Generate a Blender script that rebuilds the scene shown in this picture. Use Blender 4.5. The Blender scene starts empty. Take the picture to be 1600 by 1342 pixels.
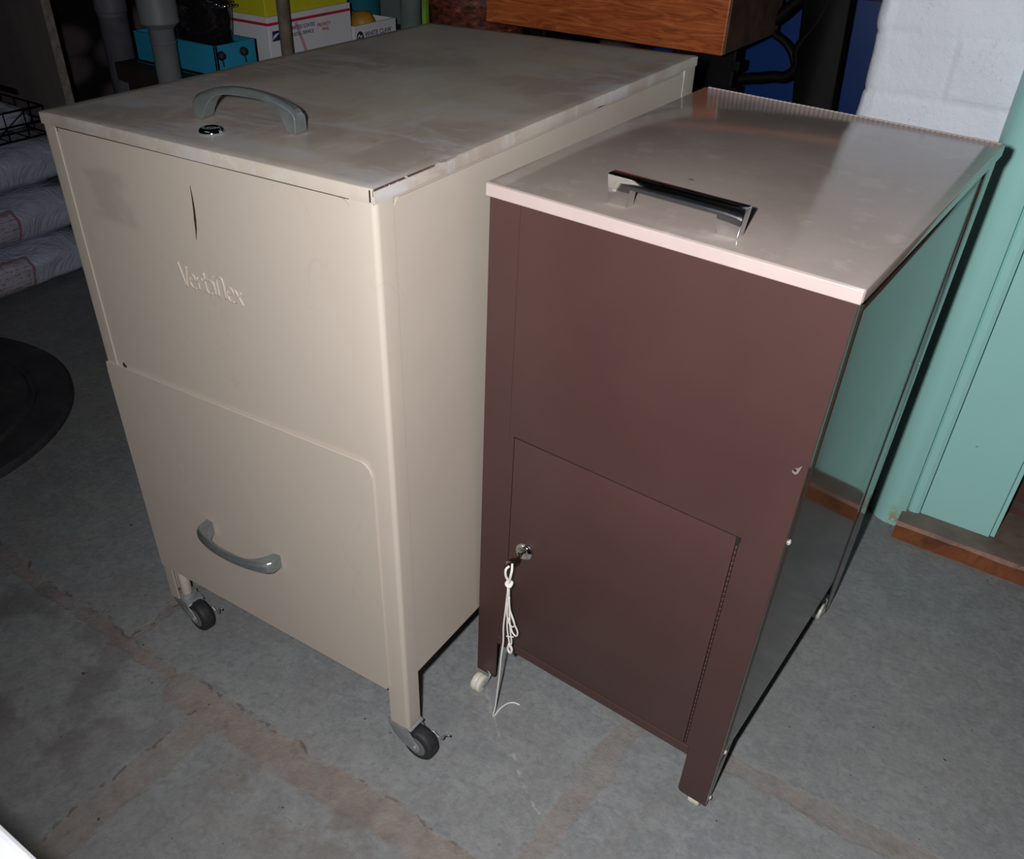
import bpy, bmesh, math, random
from mathutils import Vector, Matrix, noise
random.seed(7)
S = bpy.context.scene
C = S.collection
R = math.radians

# ------------------------------------------------------------------ materials
def srgb(r, g, b):
    f = lambda c: (c/255/12.92) if c/255 <= .04045 else ((c/255+.055)/1.055)**2.4
    return (f(r), f(g), f(b), 1)

class NT:
    def __init__(s, name):
        s.m = bpy.data.materials.new(name); s.m.use_nodes = True
        s.t = s.m.node_tree; s.n = s.t.nodes; s.l = s.t.links
        s.b = s.n['Principled BSDF']
        s.tc = s.n.new('ShaderNodeTexCoord')
    def obj(s): return s.tc.outputs['Object']
    def set(s, k, v): s.b.inputs[k].default_value = v; return s
    def link(s, a, b): s.l.new(a, b)
    def noise(s, scale, detail=4, rough=.55, vec=None, dist=0, stretch=None):
        n = s.n.new('ShaderNodeTexNoise'); n.inputs['Scale'].default_value = scale
        n.inputs['Detail'].default_value = detail; n.inputs['Roughness'].default_value = rough
        n.inputs['Distortion'].default_value = dist
        v = vec or s.obj()
        if stretch:
            mp = s.n.new('ShaderNodeMapping'); mp.inputs['Scale'].default_value = stretch
            s.link(v, mp.inputs['Vector']); v = mp.outputs['Vector']
        s.link(v, n.inputs['Vector']); return n.outputs['Fac']
    def ramp(s, fac, stops):
        r = s.n.new('ShaderNodeValToRGB'); e = r.color_ramp.elements
        while len(e) < len(stops): e.new(.5)
        for i, (p, c) in enumerate(stops):
            e[i].position = p
            e[i].color = c if len(c) == 4 else (*c, 1)
        s.link(fac, r.inputs['Fac']); return r.outputs['Color']
    def mix(s, fac, a, b, mode='MIX'):
        m = s.n.new('ShaderNodeMix'); m.data_type = 'RGBA'; m.blend_type = mode
        for i, v in ((0, fac), (6, a), (7, b)):
            if isinstance(v, (int, float)): m.inputs[i].default_value = v
            elif isinstance(v, tuple): m.inputs[i].default_value = v
            else: s.link(v, m.inputs[i])
        return m.outputs[2]
    def math(s, op, a, b=None, c=None, clamp=False):
        m = s.n.new('ShaderNodeMath'); m.operation = op; m.use_clamp = clamp
        for i, v in enumerate((a, b, c)):
            if v is None: continue
            if isinstance(v, (int, float)): m.inputs[i].default_value = v
            else: s.link(v, m.inputs[i])
        return m.outputs[0]
    def vmath(s, op, a, b=None, scale=None):
        m = s.n.new('ShaderNodeVectorMath'); m.operation = op
        for i, v in enumerate((a, b)):
            if v is None: continue
            if isinstance(v, tuple): m.inputs[i].default_value = v
            else: s.link(v, m.inputs[i])
        if scale is not None:
            if isinstance(scale, (int, float)): m.inputs['Scale'].default_value = scale
            else: s.link(scale, m.inputs['Scale'])
        return m.outputs['Value'] if op in ('DOT_PRODUCT', 'LENGTH', 'DISTANCE') else m.outputs['Vector']
    def sep(s, vec=None):
        n = s.n.new('ShaderNodeSeparateXYZ'); s.link(vec or s.obj(), n.inputs[0]); return n.outputs
    def smooth(s, x, a, b):          # 1 below a, 0 above b
        n = s.n.new('ShaderNodeMapRange'); n.interpolation_type = 'SMOOTHSTEP'
        s.link(x, n.inputs['Value'])
        n.inputs['From Min'].default_value = a; n.inputs['From Max'].default_value = b
        n.inputs['To Min'].default_value = 1; n.inputs['To Max'].default_value = 0
        return n.outputs['Result']
    def band(s, x, lo, hi, soft):
        a = s.smooth(x, hi-soft, hi+soft); b = s.smooth(x, lo-soft, lo+soft)
        return s.math('SUBTRACT', a, b, clamp=True)
    def bump(s, h, strength=.2, dist=.002):
        n = s.n.new('ShaderNodeBump'); n.inputs['Strength'].default_value = strength
        n.inputs['Distance'].default_value = dist
        s.link(h, n.inputs['Height']); s.link(n.outputs['Normal'], s.b.inputs['Normal'])
    def base(s, c):
        if isinstance(c, tuple): s.b.inputs['Base Color'].default_value = c
        else: s.link(c, s.b.inputs['Base Color'])
        return s
    def rough(s, r):
        if isinstance(r, (int, float)): s.b.inputs['Roughness'].default_value = r
        else: s.link(r, s.b.inputs['Roughness'])
        return s

def plain(name, col, rough=.5, metal=0, var=.12, scale=30, bump=0, bscale=200, coat=0):
    k = NT(name)
    a = tuple(min(1, c*(1+var)) for c in col[:3])+(1,)
    b = tuple(c*(1-var) for c in col[:3])+(1,)
    k.base(k.ramp(k.noise(scale), [(.3, b), (.7, a)])).rough(rough).set('Metallic', metal)
    if coat: k.set('Coat Weight', coat); k.set('Coat Roughness', .06)
    if bump: k.bump(k.noise(bscale), bump, .001)
    return k.m

M = {}
BEIGE = (.50, .425, .335, 1)
# beige enamel, with grime patches, scratches and a few chips
def beige(name, lid=False, patch=False, chips=0.0):
    k = NT(name)
    n1 = k.noise(3.2, 5, .6); n2 = k.noise(14, 4, .6)
    c = k.mix(k.math('MULTIPLY', n2, .35), (.53, .465, .40, 1), (.47, .405, .345, 1))
    if lid:
        g = k.math('MULTIPLY', k.smooth(n1, .40, .56), .75)
        c = k.mix(g, c, (.36, .29, .26, 1))
        d = k.noise(7, 6, .7, stretch=(1, 2.6, 1), dist=.4)
        c = k.mix(k.math('MULTIPLY', k.smooth(d, .38, .52), .75), c, (.50, .49, .50, 1))
        d2 = k.noise(30, 6, .75, stretch=(1, .3, 1), dist=1.0)
        c = k.mix(k.math('MULTIPLY', k.smooth(d2, .36, .50), .28), c, (.60, .58, .57, 1))
        sx = k.noise(9, 3, .5, stretch=(1, 14, 1), dist=1.5)
        c = k.mix(k.math('MULTIPLY', k.math('MULTIPLY', k.band(sx, .600, .604, .002), k.smooth(n1, .55, .45)), .4), c, (.66, .62, .56, 1))
    else:
        c = k.mix(k.math('MULTIPLY', k.smooth(n1, .35, .5), .25), c, (.46, .40, .345, 1))
        st = k.noise(5, 3, .5, stretch=(3, 3, 1), dist=.8)
        c = k.mix(k.math('MULTIPLY', k.math('MULTIPLY', k.band(st, .60, .606, .003), k.smooth(n1, .5, .42)), .12), c, (.33, .24, .17, 1))
    if patch:   # grey tape residue, upper left of the front
        x, y, z = k.sep()
        wob = k.math('MULTIPLY', k.math('SUBTRACT', k.noise(25), .5), .02)
        m = k.math('MULTIPLY', k.band(k.math('ADD', x, wob), -.402, -.325, .006), k.band(k.math('ADD', z, wob), .648, .703, .006))
        m = k.math('MULTIPLY', m, k.smooth(k.noise(18, 4), .40, .62))
        c = k.mix(k.math('MULTIPLY', m, .38), c, (.30, .26, .22, 1))
    if chips:
        v = k.noise(60, 3, .6)
        x, y, z = k.sep()
        edge = k.band(z, .7485, .752, .0006)
        side = k.smooth(k.math('MULTIPLY', x, -1), .0005, .0028)
        m = k.math('MULTIPLY', edge, side)
        nearf = k.smooth(y, .06, .16)
        th = k.math('ADD', k.smooth(v, .30, .33), k.math('MULTIPLY', nearf, k.smooth(v, .56, .60)), clamp=True)
        c = k.mix(k.math('MULTIPLY', m, th), c, (.06, .025, .02, 1))
    k.base(c)
    r = .23 if lid else .30
    k.rough(k.math('ADD', r, k.math('MULTIPLY', n2, .22 if lid else .15)))
    k.bump(k.noise(400 if not lid else 250, 2), .06, .0006)
    return k.m
M['beige'] = beige('beige_enamel')
M['beige_front'] = beige('beige_enamel_front', patch=True)
M['beige_lid'] = beige('beige_enamel_lid', lid=True, chips=1)

def brown():
    k = NT('brown_enamel')
    n = k.noise(6, 4)
    k.base(k.ramp(n, [(.3, (.060, .0285, .0265, 1)), (.7, (.072, .035, .032, 1))])).rough(.38)
    k.bump(k.noise(900, 2), .10, .0004); return k.m
M['brown'] = brown()
def brown_gloss():
    k = NT('brown_gloss_enamel')
    k.base((.050, .034, .028, 1)).rough(.09).set('Specular IOR Level', .42)
    k.bump(k.noise(6, 2), .03, .01); return k.m
M['brown_gloss'] = brown_gloss()
def lid2():
    k = NT('lid_enamel_shaded')
    n = k.noise(5, 5, .65); d = k.noise(22, 5, .7)
    c = k.mix(k.smooth(n, .35, .6), (.335, .28, .255, 1), (.29, .238, .214, 1))  # lid top darkened in colour for grazing light; rim is the same paint
    c = k.mix(k.math('MULTIPLY', k.smooth(d, .33, .45), .35), c, (.44, .39, .37, 1))
    x, y, z = k.sep()
    sp = k.math('MULTIPLY', k.band(x, .137, .150, .003), k.band(y, .131, .136, .003))
    c = k.mix(k.math('MULTIPLY', sp, k.smooth(k.noise(160, 2), .42, .5)), c, (.10, .03, .03, 1))
    k.base(c).rough(k.math('ADD', .06, k.math('MULTIPLY', d, .08)))
    k.set('Specular IOR Level', .6)
    return k.m
M['lid2'] = lid2()
M['cap2'] = plain('lid_enamel_flash_lit', (.49, .395, .38, 1), .35, var=.04)  # same paint as the lid, paler to stand in for direct flash
M['chrome'] = plain('chrome', (.72, .74, .76, 1), .08, 1, var=.03, bump=.02, bscale=300)
M['pewter'] = plain('worn_plated_metal', (.33, .38, .38, 1), .30, .78, var=.15, scale=60, bump=.06, bscale=500)
M['steel'] = plain('dull_steel', (.36, .385, .40, 1), .40, .45, var=.15, scale=80)
M['rubber'] = plain('black_rubber', (.020, .021, .024, 1), .62, var=.5, scale=250, bump=.4, bscale=600)
M['hubgrey'] = plain('grey_wheel_hub', (.16, .15, .15, 1), .55, var=.2)
M['dark'] = plain('dark_gap', (.012, .010, .010, 1), .7)
M['rust'] = plain('rust_brown', (.05, .022, .015, 1), .7, var=.3, scale=200)
M['white_plastic'] = plain('ivory_plastic', (.70, .67, .58, 1), .35, var=.05)
M['string'] = plain('white_cotton', (.80, .78, .74, 1), .8, var=.05, bump=.3, bscale=1500)
M['key'] = plain('brown_key_metal', (.16, .11, .08, 1), .22, 1, var=.2, scale=100)
M['bright_metal'] = plain('bright_screw_metal', (.75, .75, .76, 1), .32, .5, var=.05)
def mint():
    k = NT('mint_gloss_paint')
    n = k.noise(4, 4, .6)
    c = k.ramp(n, [(.3, (.37, .72, .67, 1)), (.7, (.41, .76, .71, 1))])
    v = k.noise(45, 2, .5)
    c = k.mix(k.math('MULTIPLY', k.smooth(v, .235, .25), .8), c, (.12, .14, .12, 1))
    x, y, z = k.sep()
    low = k.math('MULTIPLY', k.smooth(z, .01, .055), k.band(x, -.100, -.070, .004))
    c = k.mix(k.math('MULTIPLY', low, k.smooth(k.noise(90, 4), .45, .55)), c, (.42, .40, .18, 1))
    k.base(c).rough(.30); k.bump(k.noise(18, 3), .12, .004); return k.m
M['mint'] = mint()
def white_brick():
    k = NT('white_painted_masonry')
    n = k.noise(5, 5)
    c = k.ramp(n, [(.3, (.76, .80, .90, 1)), (.7, (.82, .86, .95, 1))])
    hair = k.noise(9, 4, .6, dist=1.2)
    c = k.mix(k.math('MULTIPLY', k.math('MULTIPLY', k.band(hair, .498, .503, .0015), k.smooth(k.noise(6, 3), .46, .52)), .45), c, (.45, .47, .53, 1))  # grey hairline cracks, also painted in for shade missing from the joints
    k.base(c).rough(.55); k.bump(k.noise(55, 6, .65), .6, .004); return k.m
M['white_brick'] = white_brick()
def red_brick():
    k = NT('dark_red_brick')
    br = k.n.new('ShaderNodeTexBrick'); br.inputs['Scale'].default_value = 4.5
    mp = k.n.new('ShaderNodeMapping'); mp.inputs['Rotation'].default_value = (R(90), 0, 0)
    k.link(k.obj(), mp.inputs['Vector']); k.link(mp.outputs['Vector'], br.inputs['Vector'])
    br.inputs['Color1'].default_value = (.13, .045, .03, 1); br.inputs['Color2'].default_value = (.09, .035, .028, 1)
    br.inputs['Mortar'].default_value = (.10, .08, .07, 1); br.inputs['Mortar Size'].default_value = .03
    c = k.mix(k.noise(30, 5), br.outputs['Color'], (.07, .04, .035, 1))
    k.base(c).rough(.85); k.bump(k.noise(60, 5), .5, .004); return k.m
M['red_brick'] = red_brick()
def sill():
    k = NT('orange_brown_sill')
    n = k.noise(16, 6, .7, dist=1.0)
    c = k.ramp(n, [(.28, (.05, .022, .012, 1)), (.45, (.20, .065, .022, 1)), (.62, (.28, .09, .028, 1)), (.8, (.16, .085, .045, 1))])
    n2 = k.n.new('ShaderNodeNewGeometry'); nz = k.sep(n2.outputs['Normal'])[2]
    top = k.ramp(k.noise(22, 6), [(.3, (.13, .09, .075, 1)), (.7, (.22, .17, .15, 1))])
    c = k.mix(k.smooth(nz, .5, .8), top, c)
    k.base(c).rough(.5); k.bump(k.noise(50, 5), .4, .004); return k.m
M['sill'] = sill()
def wood():
    k = NT('orange_oak')
    w = k.noise(11, 6, .6, stretch=(1, 1, 9), dist=1.8)
    c = k.ramp(w, [(.3, (.20, .045, .014, 1)), (.46, (.36, .085, .024, 1)), (.6, (.48, .125, .038, 1)), (.75, (.60, .22, .08, 1))])
    k.base(c).rough(.38); k.bump(w, .15, .001); return k.m
M['wood'] = wood()
M['dark_wood'] = plain('dark_stained_wood', (.022, .014, .012, 1), .6, var=.4, scale=12)
M['end_wood'] = plain('dark_end_wood', (.085, .050, .036, 1), .55, var=.4, scale=25)
M['iron'] = plain('black_japanned_iron', (.0035, .0035, .004, 1), .6, var=.4, scale=30); M['iron'].node_tree.nodes['Principled BSDF'].inputs['Specular IOR Level'].default_value = .15
M['blue_plastic'] = plain('deep_blue_plastic', (.006, .038, .18, 1), .35, var=.12, scale=3)
M['cyan'] = plain('turquoise_blue_paint', (.02, .26, .44, 1), .55, var=.15, scale=9)
M['cyan_in'] = plain('dark_teal_paint', (.01, .10, .15, 1), .6)
M['card_white'] = plain('white_cardboard', (.66, .66, .70, 1), .6, var=.05, scale=8)
M['yellow'] = plain('yellow_green_card', (.55, .52, .02, 1), .5, var=.06)
M['red_print'] = plain('red_ink', (.45, .02, .06, 1), .5)
M['orange_dot'] = plain('orange_red_label', (.85, .10, .02, 1), .5)
M['navy_print'] = plain('navy_ink', (.01, .03, .12, 1), .5)
M['black_print'] = plain('black_ink', (.03, .03, .04, 1), .5)
M['pink_print'] = plain('magenta_ink', (.60, .03, .18, 1), .5)
M['lilac'] = plain('pinkish_card_edge', (.55, .30, .36, 1), .6)
M['chip'] = plain('bare_scraped_spot', (.22, .16, .16, 1), .5)
M['grey_paint'] = plain('grey_painted_pipe', (.17, .19, .195, 1), .45, var=.15, scale=20)
M['grey_dark'] = plain('blue_grey_painted_pipe', (.17, .17, .22, 1), .5, var=.2, scale=20)
M['green_grey'] = plain('green_grey_pipe', (.13, .17, .16, 1), .5, var=.15)
M['brown_pipe'] = plain('brownish_worn_pipe', (.19, .15, .12, 1), .42, var=.3, scale=40)
M['black_enamel'] = plain('black_speckled_enamel', (.012, .010, .012, 1), .10, var=.5, scale=200)
M['orange_stuff'] = plain('orange_plastic', (.45, .12, .03, 1), .5)
M['teal'] = plain('teal_tin_paint', (.02, .16, .22, 1), .4)
M['amber'] = plain('amber_skin', (.42, .22, .03, 1), .5, var=.3)
M['leaf'] = plain('pale_green_strip', (.16, .30, .04, 1), .5, var=.3)
def wicker():
    k = NT('rust_red_wicker')
    n = k.noise(50, 4, .6, stretch=(1, 1, 2)); c = k.ramp(n, [(.35, (.02, .008, .006, 1)), (.6, (.17, .035, .02, 1)), (.75, (.30, .12, .08, 1))])
    k.base(c).rough(.55); k.bump(n, .8, .004); return k.m
M['wicker'] = wicker()
def tub():
    k = NT('smoky_clear_plastic')
    k.base((.30, .36, .36, 1)).rough(.25).set('Transmission Weight', .55); k.set('IOR', 1.2); return k.m
M['tub'] = tub()
def panelm():
    k = NT('grey_brown_board')
    c = k.ramp(k.noise(5, 5, .6, stretch=(2, 2, .6)), [(.3, (.20, .165, .17, 1)), (.7, (.27, .235, .225, 1))])
    k.base(c).rough(.7); k.bump(k.noise(60, 3), .2, .002); return k.m
M['panel'] = panelm()
M['panel_edge'] = plain('lit_board_edge', (.36, .32, .27, 1), .8, var=.3, scale=50, bump=.5, bscale=120)  # paler than the board face, imitating flash falling on its edge
def stone_wall(name, c1, c2):
    k = NT(name)
    v = k.n.new('ShaderNodeTexVoronoi'); v.feature = 'F1'; v.inputs['Scale'].default_value = 5
    mp = k.n.new('ShaderNodeMapping'); mp.inputs['Scale'].default_value = (1, 1, 1.8)
    k.link(k.obj(), mp.inputs['Vector']); k.link(mp.outputs['Vector'], v.inputs['Vector'])
    c = k.mix(k.noise(9, 6), c1, c2)
    c = k.mix(k.smooth(v.outputs['Distance'], .3, .6), (.02, .015, .015, 1), c)
    k.base(c).rough(.9); k.bump(v.outputs['Distance'], .8, .03); return k.m
M['stone'] = stone_wall('dark_rubble_wall', (.16, .11, .12, 1), (.30, .25, .26, 1))
M['ceil'] = plain('dark_ceiling_boards', (.06, .045, .035, 1), .8, var=.3, scale=5)
M['plaster'] = plain('plain_grey_plaster', (.16, .155, .15, 1), .8, var=.1, scale=4, bump=.3, bscale=30)
M['white_chest'] = plain('white_enamel', (.80, .82, .88, 1), .3, var=.02)
def sack(name, label):   # label: extent of the printed panel along the sack
    k = NT(name)
    n = k.noise(6, 5, .6)
    c = k.ramp(n, [(.3, (.56, .60, .76, 1)), (.7, (.72, .76, .92, 1))])
    x, y, z = k.sep()
    st = k.noise(14, 3, .5, stretch=(1, .4, 5))
    c = k.mix(k.math('MULTIPLY', k.smooth(st, .38, .44), .45), c, (.12, .14, .26, 1))
    if label:
        wob = k.math('MULTIPLY', k.math('SUBTRACT', k.noise(12), .5), .015)
        yy = k.math('ADD', y, wob); zz = k.math('ADD', z, wob)
        inside = k.math('MULTIPLY', k.band(yy, -.30, label, .001), k.band(zz, -.035, .040, .001))
        core = k.math('MULTIPLY', k.band(yy, -.30, label-.008, .001), k.band(zz, -.031, .036, .001))
        border = k.math('SUBTRACT', inside, core, clamp=True)
        ln = k.math('PINGPONG', k.math('MULTIPLY', zz, 1), .006)
        lines = k.math('MULTIPLY', k.math('MULTIPLY', core, k.smooth(ln, .0015, .0028)), k.smooth(k.noise(60, 2, stretch=(1, 1, 4)), .45, .5))
        m = k.math('ADD', border, k.math('ADD', k.math('MULTIPLY', lines, .7), k.math('MULTIPLY', core, .25)), clamp=True)
        c = k.mix(k.math('MULTIPLY', m, .7), c, (.42, .08, .12, 1))
    k.base(c).rough(.38); k.bump(k.noise(14, 5, .65, dist=1.5), .8, .015); return k.m
M['sack'] = sack('white_plastic_sack', 0)
M['sack_label'] = sack('white_plastic_sack_with_red_print', .045)
def disc():
    k = NT('dark_worn_iron_cover')
    n = k.noise(14, 6, .7)
    c = k.ramp(n, [(.3, (.030, .028, .034, 1)), (.6, (.060, .056, .062, 1)), (.8, (.12, .11, .11, 1))])
    k.base(c).rough(.7); k.bump(k.noise(30, 5), .5, .004); return k.m
M['disc'] = disc()

# ------------------------------------------------------------------ flagstone floor
def floor_mat():
    k = NT('bluestone_flags')
    P = k.obj()
    nz = k.n.new('ShaderNodeTexNoise'); nz.inputs['Scale'].default_value = 7; nz.inputs['Detail'].default_value = 4
    k.link(P, nz.inputs['Vector'])
    off = k.vmath('SCALE', k.vmath('SUBTRACT', nz.outputs['Color'], (.5, .5, .5)), scale=.032)
    nz2 = k.n.new('ShaderNodeTexNoise'); nz2.inputs['Scale'].default_value = 40; nz2.inputs['Detail'].default_value = 4
    k.link(P, nz2.inputs['Vector'])
    off2 = k.vmath('SCALE', k.vmath('SUBTRACT', nz2.outputs['Color'], (.5, .5, .5)), scale=.022)
    Q = k.vmath('MULTIPLY', k.vmath('ADD', k.vmath('ADD', P, off), off2), (1, 1, 0))
    def seg(a, b):
        a = Vector((*a, 0)); b = Vector((*b, 0)); ba = b-a
        pa = k.vmath('SUBTRACT', Q, tuple(a))
        h = k.math('DIVIDE', k.vmath('DOT_PRODUCT', pa, tuple(ba)), ba.length_squared, clamp=True)
        proj = k.vmath('SCALE', tuple(ba), scale=h)
        return k.vmath('DISTANCE', pa, proj)
    segs = [((-2.6, .465), (-.80, .440), .011, .9), ((-.82, .438), (-.24, .450), .024, .95), ((-.95, .46), (-.948, 2.4), .008, .7),
            ((-.745, .43), (-.735, -.6), .021, .75), ((-.277, -.3), (-.268, .82), .017, .75), ((-.27, .775), (1.4, .775), .016, .75),
            ((-2.6, 1.35), (-.95, 1.33), .008, .5), ((-1.75, .46), (-1.75, -.8), .010, .6), ((.62, .775), (.62, -.5), .010, .5)]
    mask = None
    for a, b, w, s in segs:
        m = k.math('MULTIPLY', k.smooth(seg(a, b), w*.8, w*1.25), s)
        mask = m if mask is None else k.math('MAXIMUM', mask, m)
    crack = None
    for a, b, o in (((-.82, .462), (-.24, .474), 0), ((-.768, .43), (-.758, -.6), 0), ((-2.6, .478), (-.85, .452), 0), ((-.95, .46), (-.948, .60), 0)):
        m = k.smooth(seg(a, b), .001, .004)
        crack = m if crack is None else k.math('MAXIMUM', crack, m)
    crack = k.math('MULTIPLY', crack, k.smooth(k.noise(38, 5, .7), .43, .52))
    n1 = k.noise(1.7, 5, .6); n2 = k.noise(9, 6, .65); n3 = k.noise(120, 3, .6)
    stone = k.ramp(n1, [(.30, (.182, .200, .214, 1)), (.5, (.228, .240, .246, 1)), (.72, (.268, .270, .268, 1))])
    stone = k.mix(k.math('MULTIPLY', k.smooth(n2, .36, .55), .35), stone, (.185, .195, .215, 1))
    n4 = k.noise(26, 8, .75, dist=.6); n5 = k.noise(70, 6, .8)
    stone = k.mix(k.math('MULTIPLY', k.smooth(n4, .40, .55), .38), stone, (.33, .345, .345, 1))
    stone = k.mix(k.math('MULTIPLY', k.smooth(n5, .40, .50), .45), stone, (.155, .16, .162, 1))
    n6 = k.noise(3.5, 7, .7, dist=1.2)
    stone = k.mix(k.math('MULTIPLY', k.smooth(n6, .42, .54), .18), stone, (.23, .195, .185, 1))
    stone = k.mix(k.math('MULTIPLY', k.smooth(n3, .30, .55), .30), stone, (.32, .335, .35, 1))
    mort = k.ramp(k.noise(26, 6, .7), [(.3, (.155, .125, .112, 1)), (.45, (.235, .195, .172, 1)), (.6, (.29, .245, .22, 1)), (.75, (.33, .31, .29, 1))])
    mask = k.math('MULTIPLY', mask, k.math('ADD', .55, k.math('MULTIPLY', k.smooth(k.noise(20, 6, .75), .42, .60), .45)))
    c = k.mix(mask, stone, mort)
    # brown stain beside the long joint, dark blotches on the left stone
    x, y, z = k.sep(Q)
    st = k.math('MULTIPLY', k.band(x, -.66, -.42, .05), k.band(y, .33, .44, .03))
    st = k.math('MULTIPLY', st, k.smooth(k.noise(11, 5), .45, .56))
    c = k.mix(k.math('MULTIPLY', st, .55), c, (.155, .125, .110, 1))
    st2 = k.math('MULTIPLY', k.band(x, -1.25, -.80, .08), k.band(y, .20, .44, .06))
    st2 = k.math('MULTIPLY', st2, k.smooth(k.noise(10, 5), .40, .55))
    c = k.mix(k.math('MULTIPLY', st2, .45), c, (.085, .065, .065, 1))
    # white scuffs: a long faint arc on the right and paint drips by the castor
    def line(pts, w, amt, col, rag=.5):
        nonlocal c
        mm = None
        for a, b in zip(pts, pts[1:]):
            m = k.smooth(seg(a, b), w*.4, w)
            mm = m if mm is None else k.math('MAXIMUM', mm, m)
        mm = k.math('MULTIPLY', mm, k.smooth(k.noise(45, 3), rag-.06, rag+.1))
        c = k.mix(k.math('MULTIPLY', mm, amt), c, col)
    line([(-.470, .690), (-.432, .656), (-.399, .634)], .0022, .3, (.45, .46, .46, 1), .5)
    line([(-.375, .62), (-.342, .595), (-.299, .564)], .003, .5, (.50, .51, .51, 1), .45)
    sp = k.smooth(k.noise(85, 1, .5), .205, .220)
    c = k.mix(k.math('MULTIPLY', sp, .85), c, (.03, .025, .025, 1))
    c = k.mix(k.math('MULTIPLY', crack, .5), c, (.05, .035, .03, 1))
    k.base(c).rough(k.math('ADD', .50, k.math('MULTIPLY', n2, .25)))
    h = k.math('SUBTRACT', k.math('ADD', k.math('MULTIPLY', n2, .6), k.math('MULTIPLY', n3, .25)), k.math('MULTIPLY', mask, .35))
    k.bump(h, .55, .006)
    return k.m
M['floor'] = floor_mat()

# ------------------------------------------------------------------ object helpers
def tag(o, label=None, cat=None, group=None, kind=None):
    if label: o['label'] = label
    if cat: o['category'] = cat
    if group: o['group'] = group
    if kind: o['kind'] = kind
    return o
def obj(name, bm, mat, parent=None, smooth=False, loc=None):
    me = bpy.data.meshes.new(name)
    if isinstance(bm, bpy.types.Mesh): me = bm
    else:
        bmesh.ops.recalc_face_normals(bm, faces=bm.faces); bm.to_mesh(me); bm.free()
    for m in (mat if isinstance(mat, (list, tuple)) else [mat]): me.materials.append(M[m] if isinstance(m, str) else m)
    if smooth:
        for p in me.polygons: p.use_smooth = True
    o = bpy.data.objects.new(name, me); C.objects.link(o)
    if parent: o.parent = parent
    if loc: o.location = loc
    return o
def autosmooth(o, ang=35):
    me = o.data
    for p in me.polygons: p.use_smooth = True
    bm = bmesh.new(); bm.from_mesh(me)
    for e in bm.edges:
        if len(e.link_faces) == 2 and e.calc_face_angle(0) > R(ang): e.smooth = False
    bm.to_mesh(me); bm.free(); return o
def empty(name, loc=(0, 0, 0), rz=0):
    o = bpy.data.objects.new(name, None); C.objects.link(o); o.location = loc; o.rotation_euler = (0, 0, rz)
    o.empty_display_size = .05; return o
def struct(o): return tag(o, kind='structure')

def box(x0, x1, y0, y1, z0, z1, bev=0, seg=2, bm=None):
    b = bmesh.new()
    bmesh.ops.create_cube(b, size=1)
    for v in b.verts:
        v.co = Vector(((x0+x1)/2+v.co.x*(x1-x0), (y0+y1)/2+v.co.y*(y1-y0), (z0+z1)/2+v.co.z*(z1-z0)))
    if bev: bmesh.ops.bevel(b, geom=list(b.edges), offset=bev, segments=seg, profile=.5, affect='EDGES')
    if bm is None: return b
    return join(bm, b)
def join(bm, b):
    me = bpy.data.meshes.new('t'); b.to_mesh(me); b.free(); bm.from_mesh(me); bpy.data.meshes.remove(me); return bm
def prism(pts, axis, a0, a1, bev=0, bm=None, seg=2):
    """polygon pts in the two other axes, extruded along axis between a0 and a1"""
    b = bmesh.new()
    def co(p, a): return {0: (a, p[0], p[1]), 1: (p[0], a, p[1]), 2: (p[0], p[1], a)}[axis]
    A = [b.verts.new(co(p, a0)) for p in pts]; B = [b.verts.new(co(p, a1)) for p in pts]
    b.faces.new(A); b.faces.new(B)
    for i in range(len(pts)): b.faces.new((A[i], A[(i+1) % len(pts)], B[(i+1) % len(pts)], B[i]))
    if bev: bmesh.ops.bevel(b, geom=list(b.edges), offset=bev, segments=seg, profile=.5, affect='EDGES')
    if bm is None: return b
    return join(bm, b)
def arc(cx, cy, r, a0, a1, n=6):
    return [(cx+r*math.cos(R(a0+(a1-a0)*i/n)), cy+r*math.sin(R(a0+(a1-a0)*i/n))) for i in range(n+1)]
def tube(pts, r, n=8, bm=None, cap=True, flat=None):
    b = bm if bm is not None else bmesh.new()
    P = [Vector(p) for p in pts]; rs = r if isinstance(r, (list, tuple)) else [r]*len(P)
    rings = []; up = None
    for i, p in enumerate(P):
        d = (P[min(i+1, len(P)-1)]-P[max(i-1, 0)]).normalized()
        if up is None:
            up = Vector((0, 0, 1)) if abs(d.z) < .9 else Vector((1, 0, 0))
        s = d.cross(up).normalized(); up = s.cross(d).normalized()
        ring = []
        for j in range(n):
            a = 2*math.pi*j/n
            v = s*math.cos(a)*rs[i]+up*math.sin(a)*rs[i]
            if flat: v = Vector((v.x*flat[0], v.y*flat[1], v.z*flat[2]))
            ring.append(b.verts.new(p+v))
        rings.append(ring)
    for A, B in zip(rings, rings[1:]):
        for j in range(n): b.faces.new((A[j], A[(j+1) % n], B[(j+1) % n], B[j]))
    if cap: b.faces.new(rings[0]); b.faces.new(rings[-1])
    return b
def smoothpts(pts, n=6):
    P = [Vector(p) for p in pts]; P = [P[0]]+P+[P[-1]]; out = []
    for i in range(1, len(P)-2):
        for k in range(n):
            t = k/n; a, b, c, d = P[i-1:i+3]
            out.append(.5*((2*b)+(-a+c)*t+(2*a-5*b+4*c-d)*t*t+(-a+3*b-3*c+d)*t**3))
    out.append(P[-2]); return out
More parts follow.
